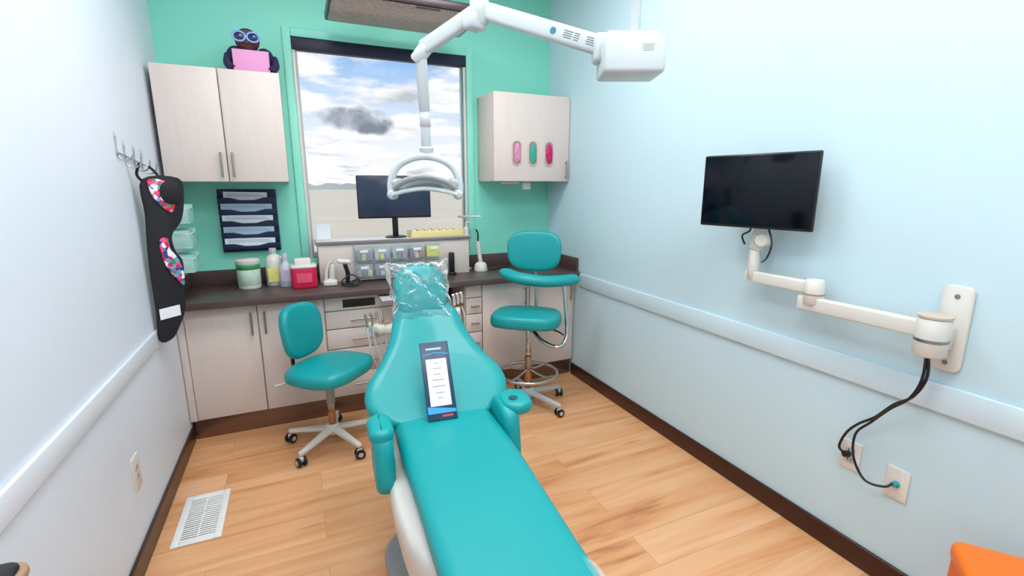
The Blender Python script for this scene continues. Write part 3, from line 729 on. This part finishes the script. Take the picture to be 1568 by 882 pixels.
d=(Vector((.72,1.86,2.15))-Vector((1.02,1.45,1.95))).normalized();s=d.cross(Vector((0,0,1))).normalized();u=s.cross(d)
PR=mat('print_dark','50565E',.6)
sgn=-1 if s.dot(Vector((-.5,-1,0)))<0 else 1
for k,(t,w_,h_) in enumerate(((.07,.05,.02),(.13,.025,.022),(.165,.04,.018))):
    p=Vector((1.02,1.45,1.95))+d*t
    for q in range(4):
        obox(g,'print_%d_%d'%(k,q),p+s*(.0277*sgn)+u*(.012-.007*q),(w_*(.9-.12*(q%2)),.0006,.0025),PR,0,Matrix((d,s,u)).transposed())
p=Vector((1.02,1.45,1.95))+d*.225+s*(.0277*sgn)
lathe(g,'round_label',p,s*sgn,[(0,0),(.012,0),(.012,.0006),(0,.0007)],mat('label_blue','3A7EA0',.5))
for q in range(4):
    fr=Rb@Vector((0,-1,0));
    obox(g,'box_print_%d'%q,Vector((1.07,1.42,1.945))+fr*.0805+Rb@Vector((.04,0,-.006*q)),(.04-.006*(q%2),.0006,.0014),GREYP,0,Rb)

# ---------------------------------------------------------------- ceiling TV
g=group('ceiling_television',(.7,3.15,2.53))
box(g,'frame',(.26,1.13),(2.92,3.41),(2.5,2.55),mat('tv_frame_brown','3A2A2E',.35),.008)
box(g,'screen',(.275,1.115),(2.935,3.395),(2.496,2.501),PANEL,.001)
cyl(g,'mount',(.7,3.15,2.55),(.7,3.15,ZC-.001),.04,BLACK)
box(g,'sensor_label',(.72,.86),(2.925,2.96),(2.4945,2.4975),mat('label_dark','5A484A',.5),.0005)

# ---------------------------------------------------------------- wall monitor and arm (right wall)
dv=Vector((1.845-1.736,1.231-1.706,0));rz=math.atan2(dv.y,dv.x)
g,P=monitor('wall_monitor',(1.788,1.47,1.478),.485,.313,rz,0,SCREEN)
obox(g,'vesa_plate',P(0,.045,-.02),(.1,.012,.1),OFFW,.003,Matrix.Rotation(rz,3,'Z'))
AW=mat('arm_white','DCDAD3',.3,var=.01)
sweepbox(g,'tilt_link',((1.85,1.455,1.38),(1.87,1.50,1.22)),.035,.055,AW,up=(0,1,0),bev=.01)
cyl(g,'tilt_knuckle',(1.835,1.45,1.27),(1.90,1.47,1.27),.032,AW,bev=.006)
cyl(g,'joint_1',(1.87,1.50,1.085),(1.87,1.50,1.22),.024,AW,bev=.005)
sweepbox(g,'arm_upper',((1.87,1.53,1.10),(1.87,1.19,1.10)),.035,.05,AW,bev=.007)
cyl(g,'joint_2',(1.87,1.21,1.035),(1.87,1.21,1.135),.036,AW,bev=.006)
cyl(g,'joint_2_band',(1.87,1.21,1.074),(1.87,1.21,1.08),.0372,TAN,bev=0)
sweepbox(g,'arm_lower',((1.87,1.265,1.035),(1.86,.79,1.04)),.042,.056,AW,bev=.007)
cyl(g,'joint_3',(1.86,.80,.955),(1.86,.80,1.085),.045,AW,bev=.006)
lathe(g,'joint_3_cap',(1.86,.80,1.084),(0,0,1),[(.036,0),(.0465,.001),(.0465,.008),(.036,.01),(0,.01)],mat('joint_cap','C8B8A4',.35))
cyl(g,'joint_3_band',(1.86,.80,1.005),(1.86,.80,1.015),.0465,NICKEL,bev=0)
box(g,'wall_bracket',(1.87,1.94),(.77,.82),(.97,1.05),AW,.008)
prism(g,'wall_plate',rrect(.085,.29,.025,5),.014,frame((1.949,.785,1.04),(0,-1,0),(0,0,1)),AW,bev=.004)
for z in (.925,1.15): lathe(g,'screw_%d'%int(z*1000),(1.935,.785,z),(-1,0,0),[(0,0),(.008,0),(.007,.003),(0,.004)],NICKEL)
tube(g,'cable_loop',[P(.03,.05,-.1),(1.83,1.40,1.29),(1.80,1.37,1.25),(1.82,1.40,1.20),(1.87,1.46,1.17)],.004,BLACK)
tube(g,'cable_loop_2',[P(-.03,.05,-.1),(1.85,1.52,1.31),(1.85,1.56,1.28),(1.86,1.55,1.24)],.004,BLACK)
tube(g,'cable_power',[(1.86,.80,.96),(1.855,.79,.88),(1.86,.82,.80),(1.88,.88,.74),(1.90,.94,.66),(1.915,1.0,.60),(1.92,1.04,.54),(1.925,1.06,.47),(1.93,1.035,.45)],.0048,BLACK)
tube(g,'cable_video',[(1.86,.805,.96),(1.85,.80,.87),(1.857,.828,.79),(1.878,.888,.72),(1.90,.95,.635),(1.91,1.0,.56),(1.90,.99,.47),(1.90,.94,.40),(1.91,.88,.405),(1.93,.862,.425)],.0045,BLACK)
tube(g,'plug_power',[(1.94,1.03,.45),(1.92,1.035,.452)],.013,BLACK,smooth=False)
def outlet(name,y,z,m=OFFW,side=1,w_=.075,h_=.12,coax=False):
    x=XR if side>0 else XL;g=group(name,(x,y,z))
    n=Vector((-side,0,0))
    M=frame((x,y,z),(0,-side,0),(0,0,1))
    prism(g,'plate',rrect(w_,h_,.006,3),.006,M,m,bev=.002)
    if not coax:
        for k in (-1,1):
            prism(g,'socket_%d'%(k+1),rrect(.034,.028,.01,4),.0015,M@Matrix.Translation((0,k*.02,.006)),LGREY,bev=.0005)
            for q in (-1,1): prism(g,'slot_%d_%d'%(k+1,q+1),rrect(.003,.009,.001,2),.0004,M@Matrix.Translation((q*.007,k*.02+.003,.0077)),BLACK,bev=0)
    else:
        lathe(g,'jack',M@Vector((0,0,.006)),n,[(0,0),(.012,0),(.012,.006),(.007,.008),(.007,.018),(0,.018)],mat('jack_teal','2A9CA8',.4))
    for k in (-1,1):
        lathe(g,'screw_%d'%(k+1),M@Vector((0,k*h_*.41 if coax else 0,.006)),n,[(0,0),(.004,0),(0,.002)],LGREY)
outlet('wall_outlet',1.025,.445)
outlet('coax_outlet',.857,.42,coax=True,h_=.125)
outlet('wall_outlet',2.19,.375,side=-1,w_=.08,h_=.14)

# ---------------------------------------------------------------- left wall: hooks, apron, bins
g=group('wall_hook_rack',(XL,2.85,1.65))
for i,(y,z) in enumerate(((2.62,1.66),(2.72,1.63),(2.86,1.62),(2.98,1.61))):
    tube(g,'hook_%d'%i,[(XL+.004,y,z+.05),(XL+.004,y,z-.03),(XL+.03,y,z-.05),(XL+.055,y,z-.03),(XL+.06,y,z)],.0035,CHROME)
    box(g,'plate_%d'%i,(XL,XL+.003),(y-.012,y+.012),(z-.02,z+.07),GLASSC,.001)
tube(g,'rail',[(XL+.01,2.6,1.64),(XL+.01,3.0,1.60)],.004,CHROME,smooth=False)
g=group('lead_apron',(XL+.05,2.82,1.15))
ad=Vector((.81,.58,0))
def rowz(r): return 1.53-(r-275)*.00295
ap=[(0,275),(58,272),(64,300),(54,340),(34,364),(36,390),(46,410),(42,450),(38,490),(22,520),(8,536),(-12,534),(-10,480),(-9,400),(-3,330)]
Ma=frame((XL+.045,2.74,0),ad,(0,0,1))
ol=[(a*.0026,rowz(r)) for a,r in ap]
prism(g,'apron_body',ol,.022,Ma@Matrix.Translation((0,0,-.011)),CLOTH,bev=.006,smooth=True,k=4)
fl=[(6,276),(30,276),(50,290),(40,325),(28,322),(12,305)]
prism(g,'floral_collar',[(a*.0026,rowz(r)) for a,r in fl],.008,Ma@Matrix.Translation((0,0,.010)),FLORAL,bev=.002,smooth=True,k=4)
fl=[(10,372),(24,368),(26,385),(38,405),(43,430),(40,448),(26,432),(14,410)]
prism(g,'floral_skirt',[(a*.0026,rowz(r)) for a,r in fl],.008,Ma@Matrix.Translation((0,0,.010)),FLORAL,bev=.002,smooth=True,k=4)
prism(g,'care_label',[(a*.0026,rowz(r)) for a,r in ((-7,500),(28,498),(28,480),(-7,482))],.002,Ma@Matrix.Translation((0,0,.0115)),PAPERW,bev=0)
ell(g,'collar_roll',(XL+.13,2.80,1.47),(.06,.03,.07),CLOTH,(0,0,.6))
tube(g,'strap_left',[(XL+.05,2.72,1.6),(XL+.03,2.74,1.55),(XL+.055,2.75,1.51)],.006,CLOTH)
tube(g,'strap_right',[(XL+.055,2.86,1.59),(XL+.09,2.80,1.56),(XL+.11,2.80,1.51)],.006,CLOTH)
g=group('wall_bin_rack',(XL+.07,3.2,1.22))
EDGE=clearmat('clear_edge','E4FFFA',.85,.1)
for i in range(3):
    z=1.03+i*.135
    x0,x1,y0,y1=XL+.002,XL+.14,3.10,3.27
    box(g,'bin_bottom_%d'%i,(x0,x1),(y0,y1),(z,z+.006),EDGE,.001)
    box(g,'bin_front_%d'%i,(x1-.004,x1),(y0,y1),(z,z+.075),TEALC,.001)
    box(g,'bin_near_%d'%i,(x0,x1),(y0,y0+.004),(z,z+.1),TEALC,.001)
    box(g,'bin_far_%d'%i,(x0,x1),(y1-.004,y1),(z,z+.1),TEALC,.001)
    tube(g,'bin_lip_%d'%i,[(x0,y0+.002,z+.1),(x1-.002,y0+.002,z+.078),(x1-.002,y1-.002,z+.078),(x0,y1-.002,z+.1)],.003,EDGE,smooth=False)
    for q in range(4):
        ell(g,'contents_%d_%d'%(i,q),((x0+x1)/2+.03*(q%2-.5),y0+.04+.03*q,z+.035+.012*(q%2)),(.026,.026,.024),(mat('glove_teal2','2FB0A0',.5),PAPERW,mat('tissue','D8C8D0',.8,var=.2,scale=40))[(i+q)%3])
box(g,'rack_back',(XL+.0005,XL+.003),(3.08,3.29),(1.02,1.42),TEALC,.001)
box(g,'tissue_box',(XL+.01,XL+.11),(3.12,3.25),(1.31,1.41),mat('tissue','D8C8D0',.8),.01)

# ---------------------------------------------------------------- floor vent
g=group('floor_vent',(-.515,2.35,0))
vx0,vx1,vy0,vy1=-.61,-.42,2.17,2.54
box(g,'rim_l',(vx0,vx0+.03),(vy0,vy1),(0,.008),VENTW,.003)
box(g,'rim_r',(vx1-.03,vx1),(vy0,vy1),(0,.008),VENTW,.003)
box(g,'rim_n',(vx0+.03,vx1-.03),(vy0,vy0+.03),(0,.008),VENTW,.003)
box(g,'rim_f',(vx0+.03,vx1-.03),(vy1-.03,vy1),(0,.008),VENTW,.003)
box(g,'duct',(vx0+.03,vx1-.03),(vy0+.03,vy1-.03),(.0002,.001),mat('duct_dark','6A6462',.6),0)
n=20
for i in range(n):
    y=vy0+.036+i*(vy1-vy0-.072)/(n-1)
    obox(g,'louver_%d'%i,(-.515,y,.005),(.13,.0085,.0025),VENTW,.0005,(.2,0,0))
box(g,'divider',(-.518,-.512),(vy0+.03,vy1-.03),(.004,.0078),VENTW,.001)

# ---------------------------------------------------------------- orange ottoman & dark bin
g=group('orange_ottoman',(1.70,.40,0))
dA=Vector((.6,-.8,0));dB=Vector((-.8,-.6,0));cn=Vector((1.735,.61,0))
cen=cn+dA*.15+dB*.15
cushion(g,'body',rrect(.29,.29,.03,4),.40,frame(cen+Vector((0,0,.01)),dA,-dB),mat('orange_side','E06406',.5),r=.015,crown=0,closed_smooth=False)
cushion(g,'top_pad',rrect(.3,.3,.035,4),.05,frame(cen+Vector((0,0,.405)),dA,-dB),ORANGE,r=.018,crown=.008,closed_smooth=False)
g=group('waste_bin',(-.6,1.0,0))
cushion(g,'body',rrect(.13,.24,.03,4),.76,Matrix.Translation((-.6,1.0,0)),BLACK,r=.01,crown=0,closed_smooth=False)
cushion(g,'rim',rrect(.14,.25,.03,4),.02,Matrix.Translation((-.6,1.0,.765)),TAN,r=.008,crown=0,closed_smooth=False)
cushion(g,'lid',rrect(.12,.23,.025,4),.012,Matrix.Translation((-.6,1.0,.782)),BLACK,r=.006,crown=.004,closed_smooth=False)

# ---------------------------------------------------------------- outside
fm=mat('dry_grass','C9C0AC',.9,var=.16,scale=.15,stretch=(.3,2,1))
joinbm('field',[((-300,300),(3.9,600),(-.5,-.4))],fm)
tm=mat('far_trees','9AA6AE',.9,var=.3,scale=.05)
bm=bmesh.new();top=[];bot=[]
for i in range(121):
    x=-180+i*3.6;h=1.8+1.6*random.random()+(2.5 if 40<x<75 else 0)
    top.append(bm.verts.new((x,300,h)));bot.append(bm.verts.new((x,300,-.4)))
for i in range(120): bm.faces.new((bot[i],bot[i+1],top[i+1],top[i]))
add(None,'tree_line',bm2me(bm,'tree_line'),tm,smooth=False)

W=bpy.data.worlds.new('sky');SC.world=W;W.use_nodes=True;nt=W.node_tree;nt.nodes.clear();N=nt.nodes.new;K=nt.links.new
out=N('ShaderNodeOutputWorld');bg=N('ShaderNodeBackground');K(bg.outputs[0],out.inputs[0]);bg.inputs[1].default_value=1.22
tc=N('ShaderNodeTexCoord');sx=N('ShaderNodeSeparateXYZ');K(tc.outputs['Generated'],sx.inputs[0])
def M(op,a,b=None,c=None,clamp=False):
    n=N('ShaderNodeMath');n.operation=op;n.use_clamp=clamp
    for i,v in enumerate((a,b,c)):
        if v is None: continue
        if isinstance(v,(int,float)): n.inputs[i].default_value=v
        else: K(v,n.inputs[i])
    return n.outputs[0]
z=sx.outputs[2];zc=M('MAXIMUM',z,0.0);den=M('ADD',zc,.12)
px=M('DIVIDE',sx.outputs[0],den);py=M('DIVIDE',sx.outputs[1],den)
cb=N('ShaderNodeCombineXYZ');K(px,cb.inputs[0]);K(py,cb.inputs[1])
nz=N('ShaderNodeTexNoise');nz.inputs['Scale'].default_value=1.3;nz.inputs['Detail'].default_value=8;nz.inputs['Roughness'].default_value=.58;K(cb.outputs[0],nz.inputs[0])
nz2=N('ShaderNodeTexNoise');nz2.inputs['Scale'].default_value=2.2;nz2.inputs['Detail'].default_value=6;K(cb.outputs[0],nz2.inputs[0])
def ramp(v,*st):
    r=N('ShaderNodeValToRGB');cr=r.color_ramp
    cr.elements[0].position=st[0][0];cr.elements[0].color=st[0][1];cr.elements[1].position=st[-1][0];cr.elements[1].color=st[-1][1]
    for p,c in st[1:-1]:
        e=cr.elements.new(p);e.color=c
    K(v,r.inputs[0]);return r.outputs[0]
base=ramp(z,(0,lin('EFECE8')),(.1,lin('D6E0EC')),(.22,lin('90B8E4')),(.5,lin('5E92D2')))
ccol=ramp(nz2.outputs[0],(.32,lin('B4B8C2')),(.42,lin('E2E3E6')),(.52,lin('F4F3F1')))
cm=ramp(nz.outputs[0],(.43,(0,0,0,1)),(.53,(1,1,1,1)))
def mix(f,a,b):
    n=N('ShaderNodeMix');n.data_type='RGBA';K(f,n.inputs[0]);K(a,n.inputs[6])
    if isinstance(b,tuple): n.inputs[7].default_value=b
    else: K(b,n.inputs[7])
    return n.outputs[2]
c1=mix(cm,base,ccol)
daz=M('SUBTRACT',M('DIVIDE',sx.outputs[0],sx.outputs[1]),.122);el=M('SUBTRACT',M('DIVIDE',z,sx.outputs[1]),.124)
nz3=N('ShaderNodeTexNoise');nz3.inputs['Scale'].default_value=22;nz3.inputs['Detail'].default_value=6;K(tc.outputs['Generated'],nz3.inputs[0])
dd=M('ADD',M('POWER',M('DIVIDE',daz,.082),2.0),M('POWER',M('DIVIDE',el,.026),2.0))
dd=M('ADD',dd,M('MULTIPLY',M('SUBTRACT',nz3.outputs[0],.5),2.2))
dk=ramp(dd,(.4,(1,1,1,1)),(1.0,(0,0,0,1)))
pos=ramp(sx.outputs[1],(0.0,(0,0,0,1)),(.05,(1,1,1,1)))
dk=M('MULTIPLY',dk,pos)
dcol=ramp(nz3.outputs[0],(.38,lin('6E7888')),(.62,lin('AAB0BC')))
c2=mix(dk,c1,dcol)
K(c2,bg.inputs[0])
sun=bpy.data.objects.new('sun',bpy.data.lights.new('sun','SUN'));sun.data.energy=2.0;sun.data.angle=.05;sun.data.color=(1,.97,.92)
sun.rotation_euler=(math.radians(50),0,math.radians(-10));COL.objects.link(sun)

cam=bpy.data.objects.new('camera',bpy.data.cameras.new('camera'));COL.objects.link(cam);SC.camera=cam
cam.location=(0,0,1.5);cam.rotation_euler=(math.radians(90-12.06),0,math.radians(-24.1))
cam.data.sensor_width=36;cam.data.lens=36*730/1568;cam.data.clip_start=.02;cam.data.clip_end=1500
